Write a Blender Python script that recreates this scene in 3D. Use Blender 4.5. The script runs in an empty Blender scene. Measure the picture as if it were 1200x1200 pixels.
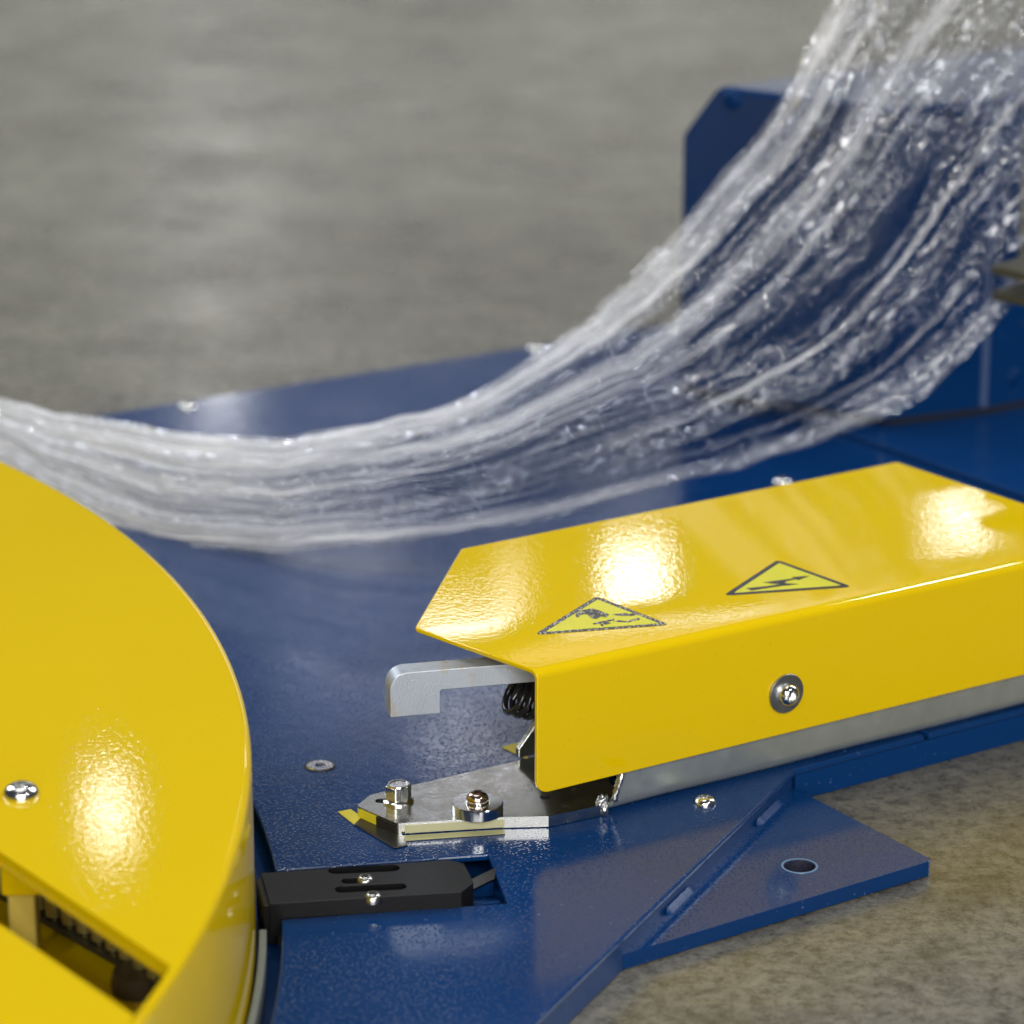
import bpy, bmesh, math, random
import numpy as np
from math import sin, cos, tan, radians, pi, sqrt, atan2
from mathutils import Vector, Matrix
from mathutils.geometry import tessellate_polygon

# ------------------------------------------------------------ camera, world, lamps
sc = bpy.context.scene
COL = sc.collection
CZ, PITCH, F = 0.586, radians(17.93), 4000.0          # camera height, downward pitch, focal length in px of 1200
cam = bpy.data.cameras.new("camera")
cam.sensor_width = 36.0; cam.lens = 120.0; cam.clip_start = 0.05; cam.clip_end = 200
cam.dof.use_dof = True; cam.dof.focus_distance = 1.43; cam.dof.aperture_fstop = 8.5
cam_ob = bpy.data.objects.new("camera", cam); COL.objects.link(cam_ob)
cam_ob.location = (0, 0, CZ); cam_ob.rotation_euler = (pi / 2 - PITCH, 0, 0)
sc.camera = cam_ob

world = bpy.data.worlds.new("World"); sc.world = world; world.use_nodes = True
bg = world.node_tree.nodes["Background"]
bg.inputs[0].default_value = (0.36, 0.40, 0.50, 1); bg.inputs[1].default_value = 0.13

def area(name, loc, target, sx, sy, power, col=(1, 1, 1)):
    l = bpy.data.lights.new(name, 'AREA'); l.shape = 'RECTANGLE'; l.size = sx; l.size_y = sy
    l.energy = power; l.color = col
    o = bpy.data.objects.new(name, l); COL.objects.link(o); o.location = loc
    o.rotation_euler = (Vector(target) - Vector(loc)).to_track_quat('-Z', 'Y').to_euler()
    return o
area("ceiling_light", (-0.6, 1.9, 4.2), (0, 1.5, 0), 2.2, 2.2, 38, (1, 0.985, 0.95))
area("fill_light", (0.3, -3.4, 1.9), (0, 1.5, 0), 3.4, 2.6, 222, (1, 0.98, 0.95))  # added front fill behind the camera, brightens the faces turned to it
def far_lamp(px, py, z, wdeg, hdeg, L, col=(1, 1, 1), d=11.0):
    """a far lamp whose mirror image shows on the level z in that direction"""
    dx, dy = (px - 600) / F, -(py - 600) / F
    v = Vector((dx, cos(PITCH) + dy * sin(PITCH), -sin(PITCH) + dy * cos(PITCH))); S = Vector((0, 0, CZ)) + v * ((z - CZ) / v.z)
    w, h = 2 * d * tan(radians(wdeg / 2)), 2 * d * tan(radians(hdeg / 2))
    r = Vector((v.x, v.y, -v.z)).normalized()
    area("hall_or_added_lamp", S + r * d, S, w, h, pi * w * h * L, col)
far_lamp(745, 682, .089, 1.15, .7, 15, (1, 1, 1))
far_lamp(600, 690, .089, .5, .9, 2.6, (1, 0.97, 0.92))
far_lamp(1125, 608, .089, 1.2, .55, 15, (1, 1, 1))
far_lamp(128, 952, .088, .75, .5, 17, (1, 1, 1))
far_lamp(545, 820, .016, 1.9, 1.5, 6, (0.92, 0.93, 1))
far_lamp(880, 935, .016, 6.0, 0.5, 4, (0.9, 0.93, 1))
far_lamp(395, 705, .016, 2.3, 2.4, 2.6, (0.93, 0.93, 1))  # unseen wide light added to give the blue plate its sheen
far_lamp(900, 1060, .016, 8.0, 1.8, 1.2, (1, 0.66, 0.50))  # brown light added in place of an unseen warm surface, for its reflection
far_lamp(255, 440, .0, .4, 1.6, 26, (1, 1, 1), 14)
far_lamp(420, 90, .0, 34.0, 7.0, .84, (1, .99, .86), 25)  # glowing panel added in place of the unseen hall wall, for floor sheen

area("fill_light", (5.0, 5.5, 4.0), (1, 4.0, 0), 3.0, 3.0, 230, (0.9, 0.94, 1))  # unseen light added at the back to brighten the far floor
area("fill_light", (-4.5, 6.0, 4.2), (-1, 4.0, 0), 3.0, 3.0, 230, (0.9, 0.94, 1))  # its added partner on the left, also backlights the film
for q in ((-2.8, 4.2, 4.2), (2.6, 3.2, 4.0), (0.2, 4.4, 4.6)):  # small unseen lamps added overhead for glints in the film
    area("hall_or_added_lamp", q, (.2, 1.6, .1), .28, .28, 30, (0.93, 0.96, 1))
for q in ((-1.3, -2.4, 2.7), (1.1, -2.6, 2.3), (2.4, -0.6, 2.9)):  # small unseen lamps added in front, also for film glints
    area("hall_or_added_lamp", q, (.2, 1.6, .1), .22, .22, 26, (1, 0.98, 0.95))
sc.view_settings.view_transform = 'Standard'; sc.view_settings.look = 'None'
sc.view_settings.exposure = 0; sc.view_settings.gamma = 1
sc.cycles.transparent_max_bounces = 24
sc.cycles.max_bounces = 10

# ------------------------------------------------------------ measuring helpers
def ray(x, y):
    dx, dy = (x - 600) / F, -(y - 600) / F
    return Vector((dx, cos(PITCH) + dy * sin(PITCH), -sin(PITCH) + dy * cos(PITCH)))
def U(x, y, z):
    """point at height z seen in that direction"""
    d = ray(x, y); t = (z - CZ) / d.z
    return Vector((d.x * t, d.y * t, z))
def V(x, y, Y):
    d = ray(x, y); t = Y / d.y
    return Vector((d.x * t, Y, CZ + d.z * t))
def P2(pts, z):
    return [U(x, y, z).xy for x, y in pts]

# ------------------------------------------------------------ object helpers
def tag(o, label=None, cat=None, group=None, kind=None):
    if label: o['label'] = label
    if cat: o['category'] = cat
    if group: o['group'] = group
    if kind: o['kind'] = kind
    return o
def empty(name, loc, label, cat, group=None):
    o = bpy.data.objects.new(name, None); o.empty_display_size = 0.01
    COL.objects.link(o); o.location = loc
    return tag(o, label, cat, group)
def mkobj(name, me, mat, parent=None, smooth=True, angle=35):
    me.materials.append(mat)
    for p in me.polygons: p.use_smooth = smooth
    if smooth: me.set_sharp_from_angle(angle=radians(angle))
    o = bpy.data.objects.new(name, me); COL.objects.link(o)
    if parent:
        o.parent = parent
        w = Vector((0, 0, 0)); q = parent
        while q: w += q.location; q = q.parent
        o.location = -w
    return o
def from_bm(name, bm, mat, parent=None, smooth=True, angle=35):
    bmesh.ops.recalc_face_normals(bm, faces=bm.faces)
    me = bpy.data.meshes.new(name); bm.to_mesh(me); bm.free()
    return mkobj(name, me, mat, parent, smooth, angle)
def bevel(o, w=0.0006, seg=2, ang=35):
    m = o.modifiers.new("bevel", 'BEVEL'); m.width = w; m.segments = seg
    m.limit_method = 'ANGLE'; m.angle_limit = radians(ang); m.harden_normals = True
    return o
def add_prism(bm, outer, z0, z1, holes=()):
    """outline with holes in plan, extruded from z0 to z1"""
    loops = [list(outer)] + [list(h) for h in holes]
    flat = [p for l in loops for p in l]
    top = [bm.verts.new((p[0], p[1], z1)) for p in flat]
    bot = [bm.verts.new((p[0], p[1], z0)) for p in flat]
    if len(loops) == 1 and len(outer) <= 60:
        bm.faces.new(top); bm.faces.new(bot[::-1])
    else:
        for V_ in (top, bot):
            es = []; k = 0
            for l in loops:
                n = len(l); es += [bm.edges.new((V_[k + i], V_[k + (i + 1) % n])) for i in range(n)]; k += n
            bmesh.ops.triangle_fill(bm, use_beauty=True, use_dissolve=False, edges=es)
    k = 0
    for l in loops:
        n = len(l)
        for i in range(n):
            a, b = k + i, k + (i + 1) % n
            bm.faces.new([top[a], top[b], bot[b], bot[a]])
        k += n
def prism(name, outer, z0, z1, mat, parent=None, holes=(), bev=0.0005, seg=2):
    bm = bmesh.new(); add_prism(bm, outer, z0, z1, holes)
    big = len(outer) > 60 or len(holes) > 0
    o = from_bm(name, bm, mat, parent, not big, 30)
    if bev:
        bevel(o, bev, seg)
        if big: o.modifiers[-1].harden_normals = False
    return o
def rounded(pts, r, n=5):
    """round the corners of a plan polygon; r one radius or a list"""
    out = []; N = len(pts)
    for i in range(N):
        ri = r[i] if isinstance(r, (list, tuple)) else r
        p = Vector(pts[i]); a = Vector(pts[i - 1]); b = Vector(pts[(i + 1) % N])
        if ri <= 0: out.append(p.copy()); continue
        u, v = (a - p).normalized(), (b - p).normalized()
        ang = u.angle(v); d = min(ri / tan(ang / 2), (a - p).length * .49, (b - p).length * .49)
        s, e = p + u * d, p + v * d
        for k in range(n + 1):
            t = k / n
            out.append(s * (1 - t) ** 2 + p * 2 * t * (1 - t) + e * t * t)
    return out
def circle(c, r, n=24, a0=0.0, ry=None, rot=0.0):
    ry = ry or r; R = []
    for i in range(n):
        a = a0 + 2 * pi * i / n
        x, y = r * cos(a), ry * sin(a)
        R.append(Vector((c[0] + x * cos(rot) - y * sin(rot), c[1] + x * sin(rot) + y * cos(rot))))
    return R
def slot_outline(a, b, r, n=8):
    a, b = Vector(a), Vector(b); d = atan2((b - a).y, (b - a).x); o = []
    for k in range(n + 1):
        t = d - pi / 2 + pi * k / n; o.append(b + Vector((cos(t), sin(t))) * r)
    for k in range(n + 1):
        t = d + pi / 2 + pi * k / n; o.append(a + Vector((cos(t), sin(t))) * r)
    return o
def lathe(bm, prof, n=32, mtx=Matrix()):
    """profile of (radius, height) turned about z"""
    rings = []
    for r, z in prof:
        if r < 1e-7: rings.append([bm.verts.new(mtx @ Vector((0, 0, z)))])
        else: rings.append([bm.verts.new(mtx @ Vector((r * cos(2 * pi * i / n), r * sin(2 * pi * i / n), z))) for i in range(n)])
    for A, B in zip(rings, rings[1:]):
        for i in range(n):
            j = (i + 1) % n
            if len(A) == 1 and len(B) == 1: continue
            if len(A) == 1: bm.faces.new([A[0], B[i], B[j]])
            elif len(B) == 1: bm.faces.new([A[i], B[0], A[j]])
            else: bm.faces.new([A[i], B[i], B[j], A[j]])
def tube(bm, pts, r, n=8, closed_ends=True):
    pts = [Vector(p) for p in pts]; prev = None; rings = []
    up = Vector((0, 0, 1))
    for i, p in enumerate(pts):
        t = (pts[min(i + 1, len(pts) - 1)] - pts[max(i - 1, 0)]).normalized()
        if prev is None:
            s = t.cross(up) if abs(t.z) < .95 else t.cross(Vector((1, 0, 0)))
        else:
            s = prev - t * prev.dot(t)
        s.normalize(); prev = s; b = t.cross(s)
        rings.append([bm.verts.new(p + (s * cos(2 * pi * k / n) + b * sin(2 * pi * k / n)) * r) for k in range(n)])
    for A, B in zip(rings, rings[1:]):
        for k in range(n): bm.faces.new([A[k], A[(k + 1) % n], B[(k + 1) % n], B[k]])
    if closed_ends:
        bm.faces.new(rings[0][::-1]); bm.faces.new(rings[-1])

# ------------------------------------------------------------ materials
def M(name):
    m = bpy.data.materials.new(name); m.use_nodes = True
    nt = m.node_tree; b = nt.nodes["Principled BSDF"]
    return m, nt, b
def nd(nt, t, **kw):
    n = nt.nodes.new(t)
    for k, v in kw.items():
        if k in n.inputs.keys(): n.inputs[k].default_value = v
        else: setattr(n, k, v)
    return n
def ramp(nt, fac, stops):
    r = nt.nodes.new('ShaderNodeValToRGB'); e = r.color_ramp.elements
    while len(e) > 1: e.remove(e[-1])
    e[0].position = stops[0][0]; e[0].color = (*stops[0][1], 1)
    for p, c in stops[1:]:
        x = e.new(p); x.color = (*c, 1)
    nt.links.new(fac, r.inputs[0]); return r
def g(v): return (v, v, v)
def mp(nt, scale=(1, 1, 1), rot=(0, 0, 0)):
    tc = nt.nodes.new('ShaderNodeTexCoord')
    gm = nt.nodes.new('ShaderNodeNewGeometry')
    m = nd(nt, 'ShaderNodeMapping'); m.inputs['Scale'].default_value = scale; m.inputs['Rotation'].default_value = rot
    nt.links.new(gm.outputs['Position'], m.inputs[0]); return m.outputs[0]
def noise(nt, vec, scale, detail=3, rough=.55, dist=0.0):
    n = nd(nt, 'ShaderNodeTexNoise', Scale=scale, Detail=detail, Roughness=rough, Distortion=dist)
    nt.links.new(vec, n.inputs['Vector']); return n.outputs['Fac']
def bump(nt, b, h, strength, dist, prev=None):
    n = nd(nt, 'ShaderNodeBump', Strength=strength, Distance=dist)
    nt.links.new(h, n.inputs['Height'])
    if prev: nt.links.new(prev, n.inputs['Normal'])
    nt.links.new(n.outputs[0], b.inputs['Normal']); return n.outputs[0]
def mixc(nt, fac, a, b):
    m = nt.nodes.new('ShaderNodeMix'); m.data_type = 'RGBA'
    if isinstance(fac, (int, float)): m.inputs[0].default_value = fac
    else: nt.links.new(fac, m.inputs[0])
    for i, c in ((6, a), (7, b)):
        if isinstance(c, tuple): m.inputs[i].default_value = (*c, 1)
        else: nt.links.new(c, m.inputs[i])
    return m.outputs[2]

def mat_yellow():
    m, nt, b = M("yellow_paint"); v = mp(nt)
    big = noise(nt, v, 9, 2)
    c = mixc(nt, big, (0.62, 0.422, 0.001), (0.66, 0.455, 0.0015))
    sp = ramp(nt, noise(nt, v, 900, 1), [(0.24, g(1)), (0.27, g(0))])
    c = mixc(nt, sp.outputs[0], c, (0.52, 0.34, 0.01))
    nt.links.new(c, b.inputs['Base Color'])
    b.inputs['Roughness'].default_value = 0.03
    b.inputs['Specular IOR Level'].default_value = 0.5
    v2 = mp(nt, (1.0, 0.55, 1.0), (0, 0, -0.25))
    bump(nt, b, noise(nt, v, 400, 2, .6), 0.050, 0.0006)
    return m
def mat_blue(name="blue_paint", coarse=True):
    m, nt, b = M(name); v = mp(nt)
    big = noise(nt, v, 7, 3)
    c = mixc(nt, big, (0.002, 0.027, 0.105), (0.003, 0.032, 0.124))
    sp = ramp(nt, noise(nt, v, 420, 2), [(0.69, g(0)), (0.74, g(1))])
    c = mixc(nt, sp.outputs[0], c, (0.05, 0.09, 0.20))
    nt.links.new(c, b.inputs['Base Color'])
    b.inputs['Specular IOR Level'].default_value = .4 if coarse else .1
    sc_ = noise(nt, v, 14, 4, .6)
    rr = ramp(nt, sc_, [(0.3, g(0.10 if coarse else .25)), (0.7, g(0.17 if coarse else .36))]); nt.links.new(rr.outputs[0], b.inputs['Roughness'])
    vg = nd(nt, 'ShaderNodeTexVoronoi', Scale=640.0 if coarse else 500.0)
    nt.links.new(v, vg.inputs['Vector'])
    dome = ramp(nt, vg.outputs['Distance'], [(0.05, g(1)), (0.42, g(0))]); dome.color_ramp.interpolation = 'EASE'
    n1 = bump(nt, b, dome.outputs[0], 0.17 if coarse else 0.03, 0.0005)
    bump(nt, b, noise(nt, v, 110, 2), 0.05, 0.001, n1)
    return m
def mat_metal(name, col, rough, bscale=300, bstr=.15, stain=None, aniso=(1, 1, 1)):
    m, nt, b = M(name); v = mp(nt, aniso, (0, 0, -radians(30)))
    b.inputs['Metallic'].default_value = 1
    n = noise(nt, v, 35, 5, .65)
    d = tuple(x * .72 for x in col)
    c = mixc(nt, n, d, col)
    if stain:
        st = ramp(nt, noise(nt, v, 70, 4, .7), [(0.52, g(0)), (0.68, g(1))]); c = mixc(nt, st.outputs[0], c, stain)
    nt.links.new(c, b.inputs['Base Color'])
    r = ramp(nt, noise(nt, v, 120, 5, .7), [(0.3, g(rough * .75)), (0.75, g(rough * 1.4))]); nt.links.new(r.outputs[0], b.inputs['Roughness'])
    bump(nt, b, noise(nt, v, bscale, 3), bstr, 0.0004)
    return m
def mat_simple(name, col, rough=.5, metal=0, bscale=0, bstr=.2):
    m, nt, b = M(name); v = mp(nt)
    c = mixc(nt, noise(nt, v, 90, 4), tuple(x * .8 for x in col), col)
    nt.links.new(c, b.inputs['Base Color'])
    b.inputs['Roughness'].default_value = rough; b.inputs['Metallic'].default_value = metal
    if bscale: bump(nt, b, noise(nt, v, bscale, 3), bstr, 0.0003)
    return m
def mat_concrete():
    m, nt, b = M("concrete"); v = mp(nt); vs = mp(nt, (1.0, .55, 1), (0, 0, .2))
    A = ramp(nt, noise(nt, v, 2.4, 7, .66, .6), [(0.34, (0.096, 0.088, 0.067)), (0.5, (0.132, 0.123, 0.098)), (0.66, (0.168, 0.159, 0.130))])
    B = ramp(nt, noise(nt, v, 22, 9, .76, .15), [(0.36, (0.52, 0.51, 0.48)), (0.50, g(.92)), (0.66, (1.26, 1.22, 1.10))])
    mul = nt.nodes.new('ShaderNodeMix'); mul.data_type = 'RGBA'; mul.blend_type = 'MULTIPLY'; mul.inputs[0].default_value = 0.8
    nt.links.new(A.outputs[0], mul.inputs[6]); nt.links.new(B.outputs[0], mul.inputs[7])
    C = ramp(nt, noise(nt, v, 120, 10, .85, .1), [(0.42, g(0.42)), (0.5, g(.95)), (0.60, g(1.30))])
    mul2 = nt.nodes.new('ShaderNodeMix'); mul2.data_type = 'RGBA'; mul2.blend_type = 'MULTIPLY'; mul2.inputs[0].default_value = 0.85
    nt.links.new(mul.outputs[2], mul2.inputs[6]); nt.links.new(C.outputs[0], mul2.inputs[7])
    nt.links.new(mul2.outputs[2], b.inputs['Base Color'])
    r = ramp(nt, noise(nt, v, 9, 6, .7), [(0.35, g(0.13)), (0.65, g(0.30))]); nt.links.new(r.outputs[0], b.inputs['Roughness'])
    n1 = bump(nt, b, noise(nt, v, 6, 3), 0.06, 0.004)
    bump(nt, b, noise(nt, v, 220, 4, .7), 0.35, 0.0006, n1)
    return m
def mat_film():
    m = bpy.data.materials.new("stretch_film"); m.use_nodes = True; nt = m.node_tree
    for n in list(nt.nodes): nt.nodes.remove(n)
    out = nt.nodes.new('ShaderNodeOutputMaterial')
    uv = nd(nt, 'ShaderNodeUVMap'); uv.uv_map = "film"
    def mpuv(sx, sy, off=0):
        k = nd(nt, 'ShaderNodeMapping'); k.inputs['Scale'].default_value = (sx, sy, 1); k.inputs['Location'].default_value = (off, off, 0)
        nt.links.new(uv.outputs[0], k.inputs[0]); return k.outputs[0]
    # fine crumple, longer along the pull than across it
    h1 = noise(nt, mpuv(45, 560), 1.0, 4, .6, .3)
    patch = ramp(nt, noise(nt, mpuv(9, 60, 5), 1.0, 3, .6, .5), [(0.38, g(0.10)), (0.56, g(1.0))])
    wave = ramp(nt, noise(nt, mpuv(9, 60, 5), 1.0, 3, .6, .5), [(0.38, g(0.10)), (0.56, g(.8))])
    vo = nd(nt, 'ShaderNodeTexVoronoi', Scale=1.0); nt.links.new(mpuv(130, 700, 3), vo.inputs['Vector'])
    b1 = nd(nt, 'ShaderNodeBump', Strength=1.0, Distance=0.0007); nt.links.new(h1, b1.inputs['Height'])
    b2 = nd(nt, 'ShaderNodeBump', Strength=0.7, Distance=0.0006); nt.links.new(vo.outputs['Distance'], b2.inputs['Height'])
    nt.links.new(patch.outputs[0], b1.inputs['Strength']); nt.links.new(wave.outputs[0], b2.inputs['Strength']); nt.links.new(b1.outputs[0], b2.inputs['Normal']); N = b2.outputs[0]
    tr = nd(nt, 'ShaderNodeBsdfTransparent'); tr.inputs[0].default_value = (0.85, 0.85, 0.86, 1)
    gl = nd(nt, 'ShaderNodeBsdfGlossy'); gl.inputs['Roughness'].default_value = 0.035; gl.inputs['Color'].default_value = (.93, .95, 1, 1)
    nt.links.new(N, gl.inputs['Normal'])
    cell = nd(nt, 'ShaderNodeTexVoronoi', Scale=1.0); nt.links.new(mpuv(230, 820, 11), cell.inputs['Vector'])
    sub = nd(nt, 'ShaderNodeVectorMath', operation='SUBTRACT'); nt.links.new(cell.outputs['Color'], sub.inputs[0]); sub.inputs[1].default_value = (.5, .5, .5)
    amt = ramp(nt, noise(nt, mpuv(8, 42, 5), 1.0, 5, .62, .8), [(0.50, g(0.03)), (0.61, g(1.25))])
    atb = nt.nodes.new('ShaderNodeAttribute'); atb.attribute_name = "bunch"
    ma = nd(nt, 'ShaderNodeMath', operation='MULTIPLY_ADD'); nt.links.new(atb.outputs['Fac'], ma.inputs[0]); ma.inputs[1].default_value = 1.5; nt.links.new(amt.outputs[0], ma.inputs[2])
    scl = nd(nt, 'ShaderNodeVectorMath', operation='SCALE'); nt.links.new(sub.outputs[0], scl.inputs[0]); nt.links.new(ma.outputs[0], scl.inputs['Scale'])
    add = nd(nt, 'ShaderNodeVectorMath', operation='ADD'); nt.links.new(scl.outputs[0], add.inputs[0]); nt.links.new(N, add.inputs[1])
    nrm = nd(nt, 'ShaderNodeVectorMath', operation='NORMALIZE'); nt.links.new(add.outputs[0], nrm.inputs[0])
    nt.links.new(nrm.outputs[0], gl.inputs['Normal'])
    lw = nd(nt, 'ShaderNodeLayerWeight', Blend=0.2); nt.links.new(N, lw.inputs['Normal'])
    fr = nd(nt, 'ShaderNodeMapRange'); fr.inputs['From Min'].default_value = 0; fr.inputs['From Max'].default_value = 1
    fr.inputs['To Min'].default_value = 0.13; fr.inputs['To Max'].default_value = 0.40
    nt.links.new(lw.outputs['Fresnel'], fr.inputs['Value'])
    fm_ = nd(nt, 'ShaderNodeMath', operation='MULTIPLY'); nt.links.new(fr.outputs[0], fm_.inputs[0]); nt.links.new(ma.outputs[0], fm_.inputs[1])
    s1 = nd(nt, 'ShaderNodeMixShader'); nt.links.new(fm_.outputs[0], s1.inputs[0]); nt.links.new(tr.outputs[0], s1.inputs[1]); nt.links.new(gl.outputs[0], s1.inputs[2])
    # bunched plies scatter white
    at = nd(nt, 'ShaderNodeAttribute'); at.attribute_name = "bunch"
    st = ramp(nt, noise(nt, mpuv(10, 430, 7), 1.0, 6, .7, .5), [(0.43, g(0.10)), (0.57, g(1.0))])
    mu = nd(nt, 'ShaderNodeMath', operation='MULTIPLY'); nt.links.new(at.outputs['Fac'], mu.inputs[0]); nt.links.new(st.outputs[0], mu.inputs[1])
    df = nd(nt, 'ShaderNodeBsdfDiffuse'); df.inputs[0].default_value = (.94, .95, .97, 1)
    tl = nd(nt, 'ShaderNodeBsdfTranslucent'); tl.inputs[0].default_value = (.94, .95, .97, 1)
    nt.links.new(N, df.inputs['Normal'])
    s2 = nd(nt, 'ShaderNodeMixShader'); s2.inputs[0].default_value = .25; nt.links.new(df.outputs[0], s2.inputs[1]); nt.links.new(tl.outputs[0], s2.inputs[2])
    s3 = nd(nt, 'ShaderNodeMixShader'); mu2 = nd(nt, 'ShaderNodeMath', operation='MULTIPLY'); mu2.inputs[1].default_value = 1.0; nt.links.new(mu.outputs[0], mu2.inputs[0]); nt.links.new(mu2.outputs[0], s3.inputs[0]); nt.links.new(s1.outputs[0], s3.inputs[1]); nt.links.new(s2.outputs[0], s3.inputs[2])
    nt.links.new(s3.outputs[0], out.inputs[0])
    return m

YEL = mat_yellow(); BLU = mat_blue(); BLUS = mat_blue("blue_paint_smooth", False)
ZINC = mat_metal("polished_zinc_plate", (0.72, 0.72, 0.68), 0.22, 500, .05)
GALV = mat_metal("galvanised_sheet", (0.56, 0.60, 0.56), 0.34, 160, .2); GALV.node_tree.nodes["Principled BSDF"].inputs["Metallic"].default_value = .75
STEEL = mat_metal("bright_screw_steel", (0.80, 0.80, 0.77), 0.14, 900, .1)
CUT = mat_metal("ground_steel_bar", (0.55, 0.60, 0.66), 0.36, 1200, .25, (0.45, 0.37, 0.26)); CUT.node_tree.nodes["Principled BSDF"].inputs["Metallic"].default_value = .55
COPP = mat_metal("warm_tinted_steel", (0.62, 0.50, 0.42), 0.16, 900, .1)
BLACK = mat_simple("black_anodised", (0.006, 0.006, 0.007), .42, 0, 600, .3)
SPRING = mat_simple("black_spring_steel", (0.012, 0.012, 0.013), .22)
BLACK.node_tree.nodes['Principled BSDF'].inputs['Specular IOR Level'].default_value = .2
DULL = mat_metal('dull_screw_steel', (0.42, 0.42, 0.40), 0.30, 900, .1)
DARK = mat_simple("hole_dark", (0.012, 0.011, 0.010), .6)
TAPY = mat_simple("tape_yellow", (0.62, 0.52, 0.02), .35, 0, 300, .4)
TAPB = mat_simple("tape_black", (0.018, 0.017, 0.014), .28, 0, 300, .4)
STKY = mat_simple("sticker_yellow", (0.66, 0.62, 0.02), .16, 0, 900, .5)
STKB = mat_simple("sticker_black", (0.035, 0.034, 0.034), .16, 0, 900, .6)
BARE = mat_simple("bare_worn_steel", (0.30, 0.21, 0.11), .45, .6)
OLIVE = mat_simple("olive_zinc", (0.09, 0.085, 0.055), .4, .5)
GREY = mat_simple("grey_steel_strip", (0.20, 0.22, 0.19), .4, .3)
CONC = mat_concrete()
FILM = mat_film()

# ------------------------------------------------------------ the floor
bm = bmesh.new()
vs = [bm.verts.new(p) for p in ((-30, -20, 0), (30, -20, 0), (30, 60, 0), (-30, 60, 0))]; bm.faces.new(vs)
fl = from_bm("floor", bm, CONC, None, False); tag(fl, kind='structure')

# ------------------------------------------------------------ screws
def screw(name, loc, mat, r=.0055, h=.003, parent=None, countersunk=False, normal=(0, 0, 1), star=6):
    """a head with a star recess"""
    mtx = Matrix.Translation(Vector(loc)) @ Vector((0, 0, 1)).rotation_difference(Vector(normal)).to_matrix().to_4x4()
    bm = bmesh.new(); n = 36
    rr = r * .42
    def starr(i, k=1.0): return rr * k * (1 + .16 * cos(star * 2 * pi * i / n))
    rings = []
    if countersunk:
        prof = [(r, -.0018), (r * .99, 0.0), (r * .93, .00035)]
    else:
        prof = [(r, 0), (r, h * .18), (r * .93, h * .5), (r * .78, h * .78), (r * .6, h * .96)]
    for q, z in prof:
        rings.append([bm.verts.new(mtx @ Vector((q * cos(2 * pi * i / n), q * sin(2 * pi * i / n), z))) for i in range(n)])
    zt = prof[-1][1] + (0 if countersunk else h * .04)
    rings.append([bm.verts.new(mtx @ Vector((starr(i) * cos(2 * pi * i / n), starr(i) * sin(2 * pi * i / n), zt))) for i in range(n)])
    rings.append([bm.verts.new(mtx @ Vector((starr(i, .92) * cos(2 * pi * i / n), starr(i, .92) * sin(2 * pi * i / n), zt - h * .55))) for i in range(n)])
    for A, B in zip(rings, rings[1:]):
        for i in range(n): bm.faces.new([A[i], A[(i + 1) % n], B[(i + 1) % n], B[i]])
    bm.faces.new(rings[-1])
    return from_bm(name, bm, mat, parent, True, 40)

# ------------------------------------------------------------ machine base
ZP = 0.016; ZS = 0.013                         # plate top, underside of the top sheet
TC = Vector((-0.822, 1.177)); TR = 0.723; ZR = 0.088   # turntable centre, radius, rim height
base = empty("machine_base", (0.1, 1.6, 0), "dark blue painted steel base of the wrapping machine lying on the concrete floor", "machine base")
GAP = TR + 0.010
def arcp(a): return TC + Vector((cos(a), sin(a))) * GAP
def on_arc(p, d, far=True):
    # intersection of a line with the cut-out circle
    p = Vector(p) - TC; d = Vector(d).normalized(); b = p.dot(d); c = p.dot(p) - GAP * GAP
    s = sqrt(max(b * b - c, 0)); return p + TC + d * (-b + (s if far else -s))
bk = P2([(210, 471), (625, 405)], ZP); bdir = (bk[1] - bk[0]).normalized()
back_l = on_arc(bk[0], bdir); 
fr_c = U(932, 902, ZP).xy; fr_r = U(1200, 832, ZP).xy; fdir = (fr_r - fr_c).normalized()
dg = U(625, 1200, ZP).xy; ddir = (dg - fr_c).normalized()
sl = P2([(308, 1020), (572, 1001), (594, 1058), (328, 1077)], ZP)
a_back = atan2((back_l - TC).y, (back_l - TC).x)
s_top = on_arc(sl[1], sl[1] - sl[0], True) if False else None
def line_arc(a, b):
    d = (Vector(b) - Vector(a)).normalized(); return on_arc(a, d, True)
st_ = line_arc(sl[0], sl[1]); sb_ = line_arc(sl[3], sl[2])
ang = lambda p: atan2((p - TC).y, (p - TC).x)
low = fr_c + ddir * 0.42
a_low = -0.30
p_low = arcp(a_low)
outline = []
n = 90
for i in range(n + 1): outline.append(arcp(a_back + (ang(st_) - a_back) * i / n))
outline += [sl[1], sl[2]]
for i in range(n + 1): outline.append(arcp(ang(sb_) + (a_low - ang(sb_)) * i / n))
outline += [Vector((p_low.x, low.y)), low, fr_c]
se1 = U(1083, 861.5, ZP).xy; se2 = U(1089, 860, ZP).xy
perp = Vector((-fdir.y, fdir.x))
far_r = fr_c + fdir * 1.6
bk_far = bk[0] + bdir * 2.0
# split the top sheet at the seam: left sheet and right sheet
def hit(p, d, q, e):
    den = d.x * e.y - d.y * e.x; w = q - p; return p + d * ((w.x * e.y - w.y * e.x) / den)
seL = hit(se1, perp, bk[0], bdir); seR = hit(se2, perp, bk[0], bdir)
mid_L = se1
nd_ = perp * .011
outL = outline + [se1, se1 + nd_, se2 + nd_, se2, far_r, hit(far_r, perp, bk[0], bdir)]
prism("top_sheet", outL, ZS, ZP, BLU, base, bev=0.0009)
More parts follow.
